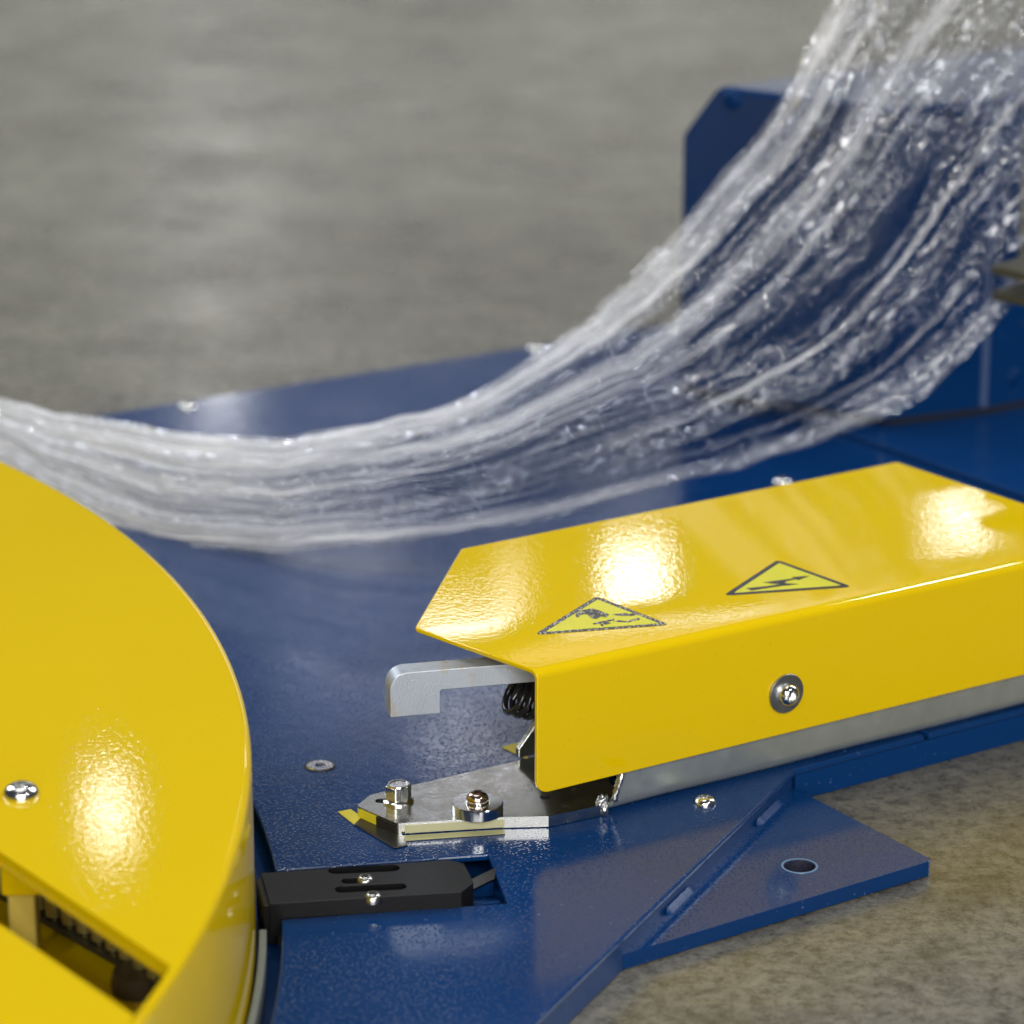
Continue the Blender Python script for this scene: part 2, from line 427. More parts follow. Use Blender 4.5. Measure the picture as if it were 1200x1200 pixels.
# frame under the sheets, set in 1 mm
ins = 0.0012
fo = [Vector((p_low.x - .0, low.y)) , low - Vector((ddir.y, -ddir.x)) * 0]
side = [fr_c - fdir * 0.0, far_r]
def band(name, a, b, w, z0, z1, mat, parent, inset=ins, bev=.0006, side_=1):
    d = (b - a).normalized(); nn = Vector((-d.y, d.x)) * side_
    return prism(name, [a + nn * inset, b + nn * inset, b + nn * (inset + w), a + nn * (inset + w)], z0, z1, mat, parent, bev=bev)
band("side_rail", fr_c + fdir * .0015, far_r, .02, 0.0, ZS - .0003, BLUS, base)
band("side_rail", low, fr_c, .02, 0.0, ZS - .0003, BLUS, base, side_=1)
band("side_rail", bk[0] - bdir * .3, bk_far, .02, 0.0, ZS - .0003, BLUS, base, side_=-1)
# tray that shows in the slot and round the turntable
prism("tray", [Vector((-1.0, .75)), Vector((low.x + .0, .75)), low + perp * .03, fr_c + perp * .03 , fr_c + perp * .5, Vector((-1.0, 1.7))], 0.0005, 0.004, BLUS, base, bev=0)
# walls inside the slot
band("slot_web", sl[1] + (sl[2] - sl[1]) * .24 + (sl[1] - sl[0]).normalized() * .0, sl[0] + (sl[3] - sl[0]) * .24, .003, .004, .011, BLUS, base)
band("slot_web", sl[1] + (sl[2] - sl[1]) * .62, sl[0] + (sl[3] - sl[0]) * .62, .003, .004, .010, BLUS, base)
# triangular foot plate with its hole
ZF = 0.007
ft = P2([(1094, 1008), (955, 936), (720, 1122)], ZF)
inw = Vector((ddir.y, -ddir.x)); inw = inw if inw.y > 0 else -inw
ft_in = [hit(ft[1], (ft[1] - ft[0]).normalized(), fr_c + inw * .003, ddir), hit(ft[0], (ft[2] - ft[0]).normalized(), fr_c + inw * .003, ddir)]
hc = U(937, 1015, ZF).xy
prism("foot_plate", rounded([ft[0], ft_in[0], ft_in[1]], [.004, 0, 0]), 0.0004, ZF, BLU, base, holes=[circle(hc, .0066, 28)], bev=.0009, seg=3)
bm = bmesh.new(); lathe(bm, [(.0068, ZF - .0005), (.0068, ZF + .0002), (.0077, ZF + .0002), (.0079, ZF - .0003)], 36, Matrix.Translation((hc.x, hc.y, 0)))
from_bm("hole_rim", bm, mat_simple("scuffed_blue", (0.10, 0.20, 0.34), .35), base)
bm = bmesh.new(); lathe(bm, [(.0066, ZF - .0001), (.0066, .0005), (0, .0005)], 28, Matrix.Translation((hc.x, hc.y, 0)))
from_bm("hole_bore", bm, BARE, base)
# lumpy weld beads between foot plate and rail
def weld(a, b, n=12, r=.0014):
    bm = bmesh.new(); rnd = random.Random(int(a.x * 1e4)); rings = []
    d = (b - a).normalized(); nn = Vector((-d.y, d.x))
    if nn.dot(Vector((1, -1))) < 0: nn = -nn
    for i in range(n + 1):
        p = a.lerp(b, i / n); k = r * (1 + .07 * rnd.uniform(-1, 1)) * (1 if 0 < i < n else .35)
        rings.append([bm.verts.new((p.x + nn.x * q[0] * k, p.y + nn.y * q[0] * k, ZF + q[1] * k)) for q in ((-.6, 1.5), (0.15, .95), (.75, .42), (1.25, -.05), (0.0, -.4))])
    for A, B in zip(rings, rings[1:]):
        for k in range(5): bm.faces.new([A[k], A[(k + 1) % 5], B[(k + 1) % 5], B[k]])
    bm.faces.new(rings[0]); bm.faces.new(rings[-1][::-1])
    from_bm("weld_bead", bm, BLUS, base, True, 70)
wl = lambda t: fr_c + ddir * t
weld(wl(.016), wl(.046)); weld(wl(.118), wl(.146))
# sheet under the motor housing
rs = P2([(1030, 520), (1200, 580)], ZP + .003); rd = (rs[1] - rs[0]).normalized()
ra = rs[0] - rd * .10; rb = rs[1] + rd * .12
prism("rear_sheet", [ra, rb, rb + fdir * .9, ra + fdir * 1.1], ZP + .0002, ZP + .003, BLUS, base, bev=.0007)
for px, py, r, cs in ((375, 898, .0062, True),):
    p = U(px, py, ZP); screw("countersunk_screw", (p.x, p.y, ZP + .0003), STEEL, r, .002, base, True)
    bm = bmesh.new(); lathe(bm, [(r, ZP + .0003), (r * 1.07, ZP + .00045), (r * 1.12, ZP + .0001)], 32, Matrix.Translation((p.x, p.y, 0))); from_bm("screw_seat", bm, DARK, base)
for px, py, r in ((826, 941, .0050), (917, 566, .0056), (220, 478, .0056), (628, 410, .0056)):
    p = U(px, py, ZP); s = screw("button_screw", (p.x, p.y, ZP), STEEL, r, .0030, base)
# hazard tape
def flat(name, pts, z, mat, parent, t=.0003, bev=0):
    return prism(name, P2(pts, z + t), z, z + t, mat, parent, bev=bev)
flat("yellow_tape", [(396, 951), (411, 948), (424, 957), (415, 966)], ZP + .0002, TAPY, base)
flat("black_tape", [(415, 966), (424, 957), (470, 976), (478, 990), (462, 994)], ZP + .0002, TAPB, base)
flat("yellow_tape", [(588, 875), (625, 866), (618, 890)], ZP + .0002, TAPY, base)
flat("yellow_tape", [(472, 979), (590, 972), (592, 976.5), (474, 985)], ZP + .0002, mat_simple("worn_tape_and_reflection", (.36, .35, .16), .35, 0, 300, .4), base)

# ------------------------------------------------------------ sensor block in the slot
blk = empty("sensor_block", (*((sl[0] + sl[3]) / 2), 0.004), "matt black slotted block held by two screws in the slot beside the yellow turntable", "sensor block")
ZB = ZP + .0068
bt = P2([(306, 1023), (527, 1007.5), (544, 1012), (555, 1034), (541, 1045), (316, 1059)], ZB)
bh = [slot_outline(*P2([(394, 1020), (459, 1017)], ZB), .0033), slot_outline(*P2([(402, 1042), (467, 1038.5)], ZB), .0033), slot_outline(*P2([(408, 1032), (428, 1031)], ZB), .0028)]
prism("block_body", bt, .0085, ZB, BLACK, blk, holes=bh, bev=.0005)
prism("block_base", [p + (sum(bt, Vector((0, 0))) / 6 - p) * .06 for p in bt], .004, .0086, DARK, blk, bev=0)
for px, py in ((428, 1029), (437, 1049)):
    p = U(px, py, ZB); screw("button_screw", (p.x, p.y, ZB - .0026), DULL, .0038, .0036, blk)
dn = (sl[1] - sl[0]).normalized(); dq = Vector((dn.y, -dn.x))
e0 = bt[5]
prism("end_tab", rounded([e0 + dn * .0035 - dq * .028 , e0 + dn * .0035 - dq * .001, e0 - dn * .0025 - dq * .001, e0 - dn * .0025 - dq * .028], .0009, 3), .0045, ZB - .001, BLACK, blk, bev=.0006)
bm = bmesh.new(); tube(bm, [U(548, 1040, .017), U(566, 1031, .016), U(590, 1020, .012)], .0028, 4); from_bm("lever", bm, BLACK, blk)

# ------------------------------------------------------------ turntable
tt = empty("turntable", (TC.x, TC.y, 0), "round glossy yellow steel turntable with a long opening and a curved skirt", "turntable")
ops = P2([(-600, 480), (-60, 957.8), (200, 1132), (163, 1194), (-600, 675)], ZR)  # opening widened out of view to let light into the turntable
hole_pts = rounded(ops, .0015, 3)
hole2 = [p for p in hole_pts]
# deck: ring outline with the opening
NA = 300
outer = [TC + Vector((cos(2 * pi * i / NA), sin(2 * pi * i / NA))) * (TR - .003) for i in range(NA)]
def deck():
    bm = bmesh.new()
    add_prism(bm, outer, ZR - .004, ZR, [hole2])
    return bm
d = from_bm("deck", deck(), YEL, tt, False)
bm = bmesh.new()
prof = [(TR - .0031, ZR), (TR - .0018, ZR - .0003), (TR - .0006, ZR - .0011), (TR, ZR - .0028), (TR, ZR - .0762), (TR - .003, ZR - .0762), (TR - .003, ZR - .0041)]
lathe(bm, prof, 360, Matrix.Translation((TC.x, TC.y, 0)))
from_bm("skirt", bm, YEL, tt, True, 60)
bm = bmesh.new(); lathe(bm, [(0, .026), (TR - .008, .026), (TR - .008, .029), (0, .029)], 160, Matrix.Translation((TC.x, TC.y, 0)))
from_bm("lower_disc", bm, YEL, tt)
# flange that closes the far side of the beam across the opening
dO = (ops[2] - ops[1]).normalized(); nO = Vector((dO.y, -dO.x))
def lip(a, b, inward, w=.003, z0=ZR - .0065):
    prism("opening_lip", [a, b, b + inward * w, a + inward * w], z0, ZR - .0045, YEL, tt, bev=.0005)
lip(ops[1], ops[2] - dO * .004, -nO)
lip(ops[4], ops[3] - dO * .004, nO, z0=ZR - .016)
# front edge fold where the deck steps down
# rib post seen through the opening
pp = U(28, 1095, .045).xy
prism("post", rounded([pp + Vector((-.0045, -.006)), pp + Vector((.0055, -.006)), pp + Vector((.0055, .006)), pp + Vector((-.0045, .006))], .001, 2), .023, ZR - .024, mat_simple("cream_plastic", (.62, .48, .10), .3), tt, bev=.0004)
prism("post_cap", rounded([pp + Vector((-.0065, -.008)), pp + Vector((.0075, -.008)), pp + Vector((.0075, .008)), pp + Vector((-.0065, .008))], .002, 3), ZR - .024, ZR - .005, YEL, tt, bev=.0008)
# drive chain that crosses below the opening
ca, cb = U(-60, 968, .050).xy, U(198, 1118, .048).xy
cd_ = (cb - ca).normalized(); cnn = Vector((-cd_.y, cd_.x))
if cnn.y < 0: cnn = -cnn
prism("chain_guide", [ca + cnn * .010, cb + cnn * .010, cb + cnn * .013, ca + cnn * .013], .0232, ZR - .012, DARK, tt, bev=0)
prism("chain_tray", [ca - cnn * .005, cb - cnn * .005, cb + cnn * .0098, ca + cnn * .0098], .0345, .0365, mat_simple("dull_dark_steel", (.05, .045, .03), .4, .3), tt, bev=.0006)
nl = int((cb - ca).length / .0098); rm = None
for i in range(nl):
    c = ca + cd_ * (.0098 * (i + .5)) - cnn * (.0015 * sin(i * .5))
    if rm is None:
        bm = bmesh.new(); lathe(bm, [(0, -.0065), (.0034, -.0065), (.0034, .0065), (0, .0065)], 14); bmesh.ops.recalc_face_normals(bm, faces=bm.faces)
        rm = bpy.data.meshes.new("chain_roller"); bm.to_mesh(rm); bm.free(); rm.materials.append(mat_simple("oily_brass", (.42, .33, .10), .3, .5))
        for p in rm.polygons: p.use_smooth = True
        rm.set_sharp_from_angle(angle=radians(40))
        lm = bpy.data.meshes.new("chain_link"); bm = bmesh.new()
        so = slot_outline((-.0049, 0), (.0049, 0), .0042, 8)
        add_prism(bm, so, .0066, .0080); add_prism(bm, so, -.0080, -.0066)
        bmesh.ops.recalc_face_normals(bm, faces=bm.faces); bm.to_mesh(lm); bm.free(); lm.materials.append(mat_simple("dark_link_steel", (.035, .03, .02), .3, .5))
    for me, nm in ((rm, "chain_roller"), (lm, "chain_link")):
        if me is lm and i % 2: continue
        o = bpy.data.objects.new(nm, me); COL.objects.link(o); o.parent = tt
        o.location = Vector((c.x, c.y, .0435)) - tt.location; o.rotation_euler = (0, 0, atan2(cd_.y, cd_.x))
bp = U(166, 1142, .035).xy
bm = bmesh.new(); lathe(bm, [(0, .023), (.011, .023), (.0115, .032), (.0105, .037), (0, .037)], 28, Matrix.Translation((bp.x, bp.y, 0)))
from_bm("support_roller", bm, mat_simple("brown_rubber", (.05, .035, .015), .5), tt)
p = U(25, 931, ZR); screw("button_screw", (p.x, p.y, ZR), STEEL, .0068, .0042, tt)
# guard strip at the foot of the skirt
gs = []
for a in np.linspace(-.62, ang(sb_) - .012, 40): gs.append(TC + Vector((cos(a), sin(a))) * (TR + .0012))
for a in np.linspace(ang(sb_) - .012, -.62, 40): gs.append(TC + Vector((cos(a), sin(a))) * (TR + .0042))
prism("guard_strip", gs, .0042, .016, GREY, base, bev=.0006)

# ------------------------------------------------------------ film clamp unit with the yellow cover
ZC = 0.089; ZCB = 0.0337
fc = empty("film_clamp", (*U(640, 950, ZP).xy, ZP), "film clamp and cutter unit of zinc plated steel under a long yellow safety cover", "film clamp")
cov = None
A = U(628, 787, ZC).xy; B = U(486, 735, ZC).xy; C_ = U(540, 643, ZC).xy; D = U(1051, 541, ZC).xy
axd = (D - C_).normalized(); axn = Vector((axd.y, -axd.x))      # along the cover, towards the camera
_e = (U(1200, 590, ZC).xy - D).normalized()
_t = ((A - D).dot(axn) - .012) / _e.dot(axn)
E_ = D + _e * min(_t, .30)
def loc(p): q = p - A; return q.dot(axd), q.dot(axn)
def wor(u, w, z): q = A + axd * u + axn * w; return Vector((q.x, q.y, z))
RB = .004; uE = (E_ - A).dot(axd) + .002
top = [C_, D, E_]
bmc = bmesh.new()
tv = []
cl = rounded([Vector((uE, -RB)), Vector((0, -RB)), Vector(loc(B)), Vector(loc(C_)), Vector(loc(D)), Vector(loc(E_))], [0, 0, .004, .003, .003, 0], 4)[2:]
Aloc = Vector((0, -RB))
for q in cl: tv.append(bmc.verts.new(wor(q.x, q.y, ZC)))
wE = loc(E_)[1]
a_first = bmc.verts.new(wor(uE, -RB, ZC)); a_last = bmc.verts.new(wor(0.0, -RB, ZC))
# keep the right end straight
bmc.faces.new(tv + [a_first, a_last])
nb = 7; pa, pb = a_last, a_first
for k in range(1, nb + 1):
    t = pi / 2 * k / nb
    w, z = -RB + RB * sin(t), ZC - RB + RB * cos(t)
    na, nb_ = bmc.verts.new(wor(.0006 * k / nb, w, z)), bmc.verts.new(wor(uE, w, z))
    bmc.faces.new([pa, pb, nb_, na]); pa, pb = na, nb_
rc = .006; low_v = []
for k in range(7):
    t = pi / 2 * k / 6
    low_v.append(bmc.verts.new(wor(rc + .0006 - rc * cos(t), 0, ZCB + rc - rc * sin(t))))
lr = bmc.verts.new(wor(uE, 0, ZCB))
bmc.faces.new([pa, pb, lr] + low_v[::-1])
cover = from_bm("safety_cover", bmc, YEL, fc, True, 40)
# make sure normals face outwards (up)
me = cover.data
if me.polygons[0].normal.z < 0: me.flip_normals()
sm = cover.modifiers.new("sheet", 'SOLIDIFY'); sm.thickness = .0022; sm.offset = -1; sm.use_even_offset = True
bevel(cover, .0007, 3, 40)
# warning stickers
def plan_poly(name, pts, z, mat, parent, t=.00012): return flat(name, pts, z, mat, parent, t)
def worn_print():
    m, nt, b_ = M("worn_sticker_print"); v = mp(nt, (1, .5, 1))
    t = ramp(nt, noise(nt, v, 900, 2), [(0.52, g(0)), (0.62, g(1))])
    nt.links.new(mixc(nt, t.outputs[0], (0.03, 0.03, 0.03), (0.36, 0.34, 0.22)), b_.inputs['Base Color']); b_.inputs['Roughness'].default_value = .2
    bump(nt, b_, noise(nt, v, 900, 2), .3, .0004); return m
WORN = worn_print()
def sticker(tri, icon, ink=STKB):
    tw = rounded(P2(tri, ZC), .0022, 4); cg = sum((Vector(p) for p in P2(tri, ZC)), Vector((0, 0))) / 3
    o = prism("warning_sticker", tw, ZC + .00008, ZC + .0002, ink, cover, bev=0)
    ti = P2(tri, ZC)
    def inset(pts, d):
        r = []; N = len(pts)
        for i in range(N):
            a, p, b = pts[i - 1], pts[i], pts[(i + 1) % N]
            u, v = (a - p).normalized(), (b - p).normalized(); an = u.angle(v)
            r.append(p + (u + v).normalized() * (d / sin(an / 2)))
        return r
    prism("sticker_face", rounded(inset(ti, .0027), .0003, 2), ZC + .0002, ZC + .0003, STKY, o, bev=0)
    for pl in icon: prism("sticker_symbol", P2(pl, ZC), ZC + .0003, ZC + .0004, ink, o, bev=0)
def stroke(a, b, w):
    ax, ay = a; bx, by = b; return [(ax, ay - w), (bx, by - w), (bx + w, by + w * .6), (ax, ay + w)]
bolt_i = [[(874 + .0, 690.3), (881, 692.8), (917, 687.3), (925, 686.6), (936, 685.4), (921, 684.3), (920, 682.3), (933, 679.6), (936, 680.6), (949, 675.6), (927.3, 677.2), (930.5, 678.6), (904, 682.0), (894, 683.4), (906, 684.8), (914.5, 685.5), (898, 687.8)]]
s = lambda x, y: (620 + x / 6.667, 680 + y / 6.667)
hand = [[s(*q) for q in ((362, 280), (372, 256), (410, 240), (492, 225), (545, 240), (625, 272), (606, 296), (560, 288), (528, 308), (488, 304), (470, 284), (436, 268), (400, 280), (392, 293), (370, 294))],
        [s(*q) for q in ((495, 345), (540, 330), (600, 322), (660, 305), (668, 316), (610, 332), (640, 340), (600, 352), (578, 346), (582, 364), (562, 362), (556, 344), (510, 352))],
        [s(*q) for q in ((650, 272), (760, 262), (775, 270), (830, 262), (850, 275), (800, 284), (690, 284))],
        [s(*q) for q in ((655, 325), (700, 318), (760, 325), (850, 300), (872, 310), (840, 320), (780, 334), (700, 332))]]
sticker([(847, 698.5), (911, 656.5), (999, 688)], bolt_i)
sticker([(625, 744.5), (699, 699), (785, 732.5)], hand, WORN)
# washer and screw on the cover's front
q = V(920, 812, 1.3)
# point where that sight line meets the front face
o0 = Vector((0, 0, CZ)); rd_ = ray(920, 812); nn3 = Vector((axn.x, axn.y, 0)); t_ = (wor(0, 0, 0) - o0).dot(nn3) / rd_.dot(nn3)
wp = o0 + rd_ * t_
bm = bmesh.new(); mt = Matrix.Translation(wp) @ Vector((0, 0, 1)).rotation_difference(nn3).to_matrix().to_4x4()
lathe(bm, [(0, .0002), (.0088, .0002), (.0090, .0012), (.0088, .0015), (0, .0015)], 40, mt)
from_bm("washer", bm, mat_metal("washer_steel", (.42, .44, .46), .38, 900, .2), cover)
screw("button_screw", wp + nn3 * .0015, STEEL, .0052, .0045, cover, normal=nn3)

# ground plate of the clamp
ZA = ZP + .0052
gp = P2([(418, 944), (434, 931.5), (600, 893), (690, 872), (722, 930), (711, 938), (703, 944), (643, 956.5), (580, 958), (466, 965)], ZA)
gpr = rounded(gp, [.002, .003, .001, 0, 0, 0, .002, .001, .001, .0015], 4)
prism("mounting_plate", gpr, ZP + .0004, ZA, ZINC, fc, holes=[slot_outline(*P2([(446, 938.5), (470, 937.0)], ZA), .0024), circle(P2([(639, 934.5)], ZA)[0], .0024, 20)], bev=.0006)
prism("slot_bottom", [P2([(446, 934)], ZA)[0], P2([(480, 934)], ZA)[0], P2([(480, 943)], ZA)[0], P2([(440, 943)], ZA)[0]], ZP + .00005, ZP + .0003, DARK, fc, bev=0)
# tape on the end of the plate
eA, eB = gp[0], gp[9]; ed = (eB - eA).normalized(); en = Vector((ed.y, -ed.x)); en = en if en.y < 0 else -en
def side_tape(name, t0, t1, mat):
    a, b = eA.lerp(eB, t0), eA.lerp(eB, t1)
    prism(name, [a + en * .0003, b + en * .0003, b + en * .0006, a + en * .0006], ZP + .0006, ZA - .0008, mat, fc, bev=0)
side_tape("yellow_tape", .08, .5, TAPY); side_tape("black_tape", .5, .96, TAPB)
eA2, eB2 = gp[9], gp[8]; ed2 = (eB2 - eA2).normalized(); en2 = Vector((ed2.y, -ed2.x)); en2 = en2 if en2.y < 0 else -en2
prism("worn_tape_and_reflection", [eA2 + ed2 * .003 + en2 * .0001, eB2 + en2 * .0001 + ed2 * .004, eB2 + en2 * .0004 + ed2 * .004, eA2 + ed2 * .003 + en2 * .0004], ZP + .0007, ZA - .0009, mat_simple("tape_reflection_tint", (.44, .43, .26), .25), fc, bev=0)  # pale yellow strip paints the tape's reflection on the plate's front edge
# channel wall: galvanised sheet running along under the cover
c0 = U(712, 948, ZP + .001).xy; 
cdir = axd; cn = axn; c0 = A + axd * (c0 - A).dot(axd) - axn * .0034
bmw = bmesh.new()
def cw(u, w, z): q = c0 + cdir * u + cn * w; return bmw.verts.new((q.x, q.y, z))
zb = ZP + .0012; rows = []
profw = [(-.020, zb), (-.005, zb), (-.0022, zb + .0006), (-.0006, zb + .0022), (0, zb + .005), (0, .058), (-.002, .062), (-.022, .062)]
NU = 60; rnd = random.Random(5)
for k in range(NU + 1):
    u = .36 * k / NU; row = []
    for j, (w, z) in enumerate(profw):
        uu = u
        uu = u + max(0, (z - zb)) * .35 * max(0, 1 - u / .06)
        wob = .0005 * sin(u * 60) * (1 if 1 < j < 5 else 0)
        row.append(cw(uu, w + wob, z + wob))
    rows.append(row)
for A_, B_ in zip(rows, rows[1:]):
    for j in range(len(profw) - 1): bmw.faces.new([A_[j], B_[j], B_[j + 1], A_[j + 1]])
ch = from_bm("channel", bmw, GALV, fc, True, 50)
s_ = ch.modifiers.new("sheet", 'SOLIDIFY'); s_.thickness = .002; s_.offset = 0
bevel(ch, .0005, 2, 50)
# weld lump where plate and channel meet
bm = bmesh.new(); bmesh.ops.create_icosphere(bm, subdivisions=4, radius=.0036)
rnd = random.Random(2)
from mathutils import noise as mn
for v in bm.verts:
    k = 1 + .55 * mn.noise(v.co * 420) + .25 * mn.noise(v.co * 1100); v.co = v.co * k
    v.co.x *= .75; v.co.z *= 1.15
    v.co += Vector((*U(707, 941, ZA).xy, ZA - .0005))
from_bm("weld_bead", bm, mat_metal("weld_steel", (.60, .61, .60), .34, 700, .3), fc, True, 180)
bm = bmesh.new(); pts = []
for k in range(15):
    t = k / 14; z = ZA + (.040 - ZA) * t
    q = c0 + cdir * ((z - zb) * .35) + cn * .0012
    pts.append((q.x, q.y, z))
tube(bm, pts, .0015, 8)
for v in bm.verts: v.co += Vector((mn.noise(v.co * 600), mn.noise(v.co * 600 + Vector((7, 0, 0))), 0)) * .0012
from_bm("weld_bead", bm, bpy.data.materials["weld_steel"], fc, True, 180)
# dent in channel wall, upright lug
lg = U(608, 889, ZA); ld = axd; ln = Vector((axd.y, -axd.x))
def vert_plate(name, pts, org, dirv, nrm, th, mat, parent, bev=.0005, holes=()):
    """outline (u, z) standing on direction dirv, thickness th along nrm"""
    bm = bmesh.new(); add_prism(bm, pts, 0, th, holes)
    for v in bm.verts:
        u, z, w = v.co.x, v.co.y, v.co.z
        q = org + dirv * u + nrm * w; v.co = (q.x, q.y, z)
    o = from_bm(name, bm, mat, parent, True, 30)
    if bev: bevel(o, bev, 2)
    return o
vert_plate("upright_lug", [(0, ZA), (.11, ZA), (.11, .06), (.018, .06), (.0105, ZA + .016), (0, ZA + .0042)], lg.xy, ld, -ln, .003, ZINC, fc)
# roller disc, screws, hex bolt
dc = U(559.5, 939.5, ZA + .005)
bm = bmesh.new(); lathe(bm, [(0, ZA), (.0106, ZA), (.0109, ZA + .0003), (.0109, ZA + .0046), (.0106, ZA + .005), (.0045, ZA + .005), (0, ZA + .005)], 48, Matrix.Translation((dc.x, dc.y, 0)))
from_bm("spacer_disc", bm, mat_metal("turned_steel", (.62, .63, .62), .16, 400, .05), fc)
bm = bmesh.new(); nt_ = 28
for i in range(nt_):
    a = 2 * pi * i / nt_; cpt = Vector((cos(a), sin(a))) * .0045 + dc.xy; t2 = Vector((-sin(a), cos(a))) * .00033; r2 = Vector((cos(a), sin(a))) * .0006
    add_prism(bm, [cpt - t2 - r2, cpt + t2 - r2, cpt + t2 + r2, cpt - t2 + r2], ZA + .0051, ZA + .0062)
from_bm("serrated_washer", bm, STEEL, fc)
screw("button_screw", (dc.x, dc.y, ZA + .0058), COPP, .0048, .0036, fc)['label'] = "coppery screw on the disc"
hb = U(467, 938.5, ZA)
bm = bmesh.new(); mt = Matrix.Translation((hb.x, hb.y, 0))
lathe(bm, [(0, ZA), (.0066, ZA), (.0067, ZA + .0008), (.0055, ZA + .0016), (0, ZA + .0016)], 36, mt)
fb = from_bm("hex_bolt", bm, STEEL, fc)
bm = bmesh.new()
hx = [(.0058 * cos(pi / 3 * i + .3), .0058 * sin(pi / 3 * i + .3)) for i in range(6)]
add_prism(bm, [(hb.x + x, hb.y + y) for x, y in hx], ZA + .0014, ZA + .0074)
hh = from_bm("bolt_head", bm, STEEL, fb, True, 20); bevel(hh, .0005, 3)
bm = bmesh.new(); lathe(bm, [(.0048, ZA + .0073), (.0046, ZA + .0080), (.0040, ZA + .0080), (.0036, ZA + .0076), (0, ZA + .0076)], 30, mt)
from_bm("bolt_crown", bm, STEEL, fb)
# hook arm
zt = ZC - .0078
h0 = U(457, 790, zt).xy; hd = (U(600, 776, zt).xy - U(480, 786, zt).xy).normalized(); hn = Vector((hd.y, -hd.x))
L1 = .0215; 
def arcpts(cx, cz, r, a1, a2, n=8): return [(cx + r * cos(a1 + (a2 - a1) * i / n), cz + r * sin(a1 + (a2 - a1) * i / n)) for i in range(n + 1)]
arm = [(0, zt - .0195)] + arcpts(.0075, zt - .0075, .0075, pi, pi / 2) + [(.12, zt), (.12, zt - .009), (L1 + .0005, zt - .009)] + [(L1, zt - .0095), (L1, zt - .0195)]
vert_plate("hook_arm", arm, h0, hd, -hn, .011, CUT, fc, .0006)
# spring
bm = bmesh.new(); pts = []
c_a = U(598, 812, .062); c_b = U(622, 826, .056); c_c = U(665, 818, .056)
turns = 7; steps = 22
for i in range(turns * steps + 1):
    t = i / (turns * steps)
    p0 = c_a.lerp(c_b, t) .lerp(c_b.lerp(c_c, t), t)
    tg = ((c_b - c_a).lerp(c_c - c_b, t)).normalized(); sd = tg.cross(Vector((0, 0, 1))).normalized(); up = sd.cross(tg)
    a = 2 * pi * i / steps; r = .0078
    pts.append(p0 + (sd * cos(a) + up * sin(a)) * r)
tube(bm, pts, .0014, 10); from_bm("spring", bm, SPRING, fc, True, 60)

# ------------------------------------------------------------ motor housing
ZH = ZP + .003
bp1 = U(1046, 500, ZH); 
# top height from the corner at 1046,126
dd = ray(1046, 126); tt_ = sqrt(bp1.x ** 2 + bp1.y ** 2) / sqrt(dd.x ** 2 + dd.y ** 2); ZT = CZ + dd.z * tt_
ht = P2([(840, 101), (1046, 126), (1168, 116), (1330, 96)], ZT)
hbk = P2([(842, 96), (1330, 32)], ZT)
mh = empty("motor_housing", (bp1.x, bp1.y, ZH), "tall dark blue sheet metal housing with a chamfered corner behind the draped film", "machine housing")
# plan outline; the left panel's chamfer is cut from its rear upper corner
ldir = (ht[0] - ht[1]).normalized()
# x=798 on the panel plane
def on_panel(x, y):
    d = ray(x, y); nv = Vector((-ldir.y, ldir.x)); t = (ht[1]).dot(nv) / (d.xy.dot(nv)); return Vector((d.x * t, d.y * t, CZ + d.z * t))
ch_lo = on_panel(798, 158)
P0 = ch_lo.xy; bx = []
bdepth = Vector((hbk[1] - hbk[0])).normalized()
bm = bmesh.new()
fl_ = [P0, ht[1], ht[2], ht[3]]
# front panels
def quad(a, b, c, d): bm.faces.new([bm.verts.new(x) for x in (a, b, c, d)])
v3 = lambda p, z: Vector((p.x, p.y, z))
vb = [bm.verts.new(v3(p, ZH + .004)) for p in (P0, ht[1], ht[2], ht[3])]
v_cl = bm.verts.new(ch_lo); v_t0 = bm.verts.new(v3(ht[0], ZT)); v_t1 = bm.verts.new(v3(ht[1], ZT)); v_t2 = bm.verts.new(v3(ht[2], ZT)); v_t3 = bm.verts.new(v3(ht[3], ZT))
bm.faces.new([vb[0], vb[1], v_t1, v_t0, v_cl]); bm.faces.new([vb[1], vb[2], v_t2, v_t1]); bm.faces.new([vb[2], vb[3], v_t3, v_t2])
off = bdepth * .85
wb = [bm.verts.new(v3(P0 + off, ZH + .004)), bm.verts.new(v3(ht[3] + off * .3, ZH + .004))]
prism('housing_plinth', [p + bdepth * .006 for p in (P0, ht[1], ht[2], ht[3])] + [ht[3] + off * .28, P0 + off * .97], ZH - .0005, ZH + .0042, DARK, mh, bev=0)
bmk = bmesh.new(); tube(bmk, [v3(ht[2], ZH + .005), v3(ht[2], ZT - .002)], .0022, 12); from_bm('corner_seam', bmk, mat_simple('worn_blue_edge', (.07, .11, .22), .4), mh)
w_cl = bm.verts.new(ch_lo + Vector((off.x, off.y, 0))); w_t0 = bm.verts.new(v3(ht[0] + off, ZT)); w_t3 = bm.verts.new(v3(ht[3] + off * .3, ZT))
bm.faces.new([vb[0], v_cl, w_cl, wb[0]]); bm.faces.new([v_cl, v_t0, w_t0, w_cl]); bm.faces.new([v_t0, v_t1, v_t2, v_t3, w_t3, w_t0])
bm.faces.new([vb[3], wb[1], w_t3, v_t3]); bm.faces.new([wb[0], w_cl, w_t0, w_t3, wb[1]])
hs = from_bm("housing_shell", bm, BLU, mh, True, 20); bevel(hs, .003, 3, 20)
pn = Vector((-ldir.y, ldir.x)); pn = pn if pn.y < 0 else -pn
q = on_panel(858, 117); screw("button_screw", q + Vector((pn.x, pn.y, 0)) * .0, BLUS, .006, .003, mh, normal=Vector((pn.x, pn.y, 0)))
q = U(1186, 440, ZH)
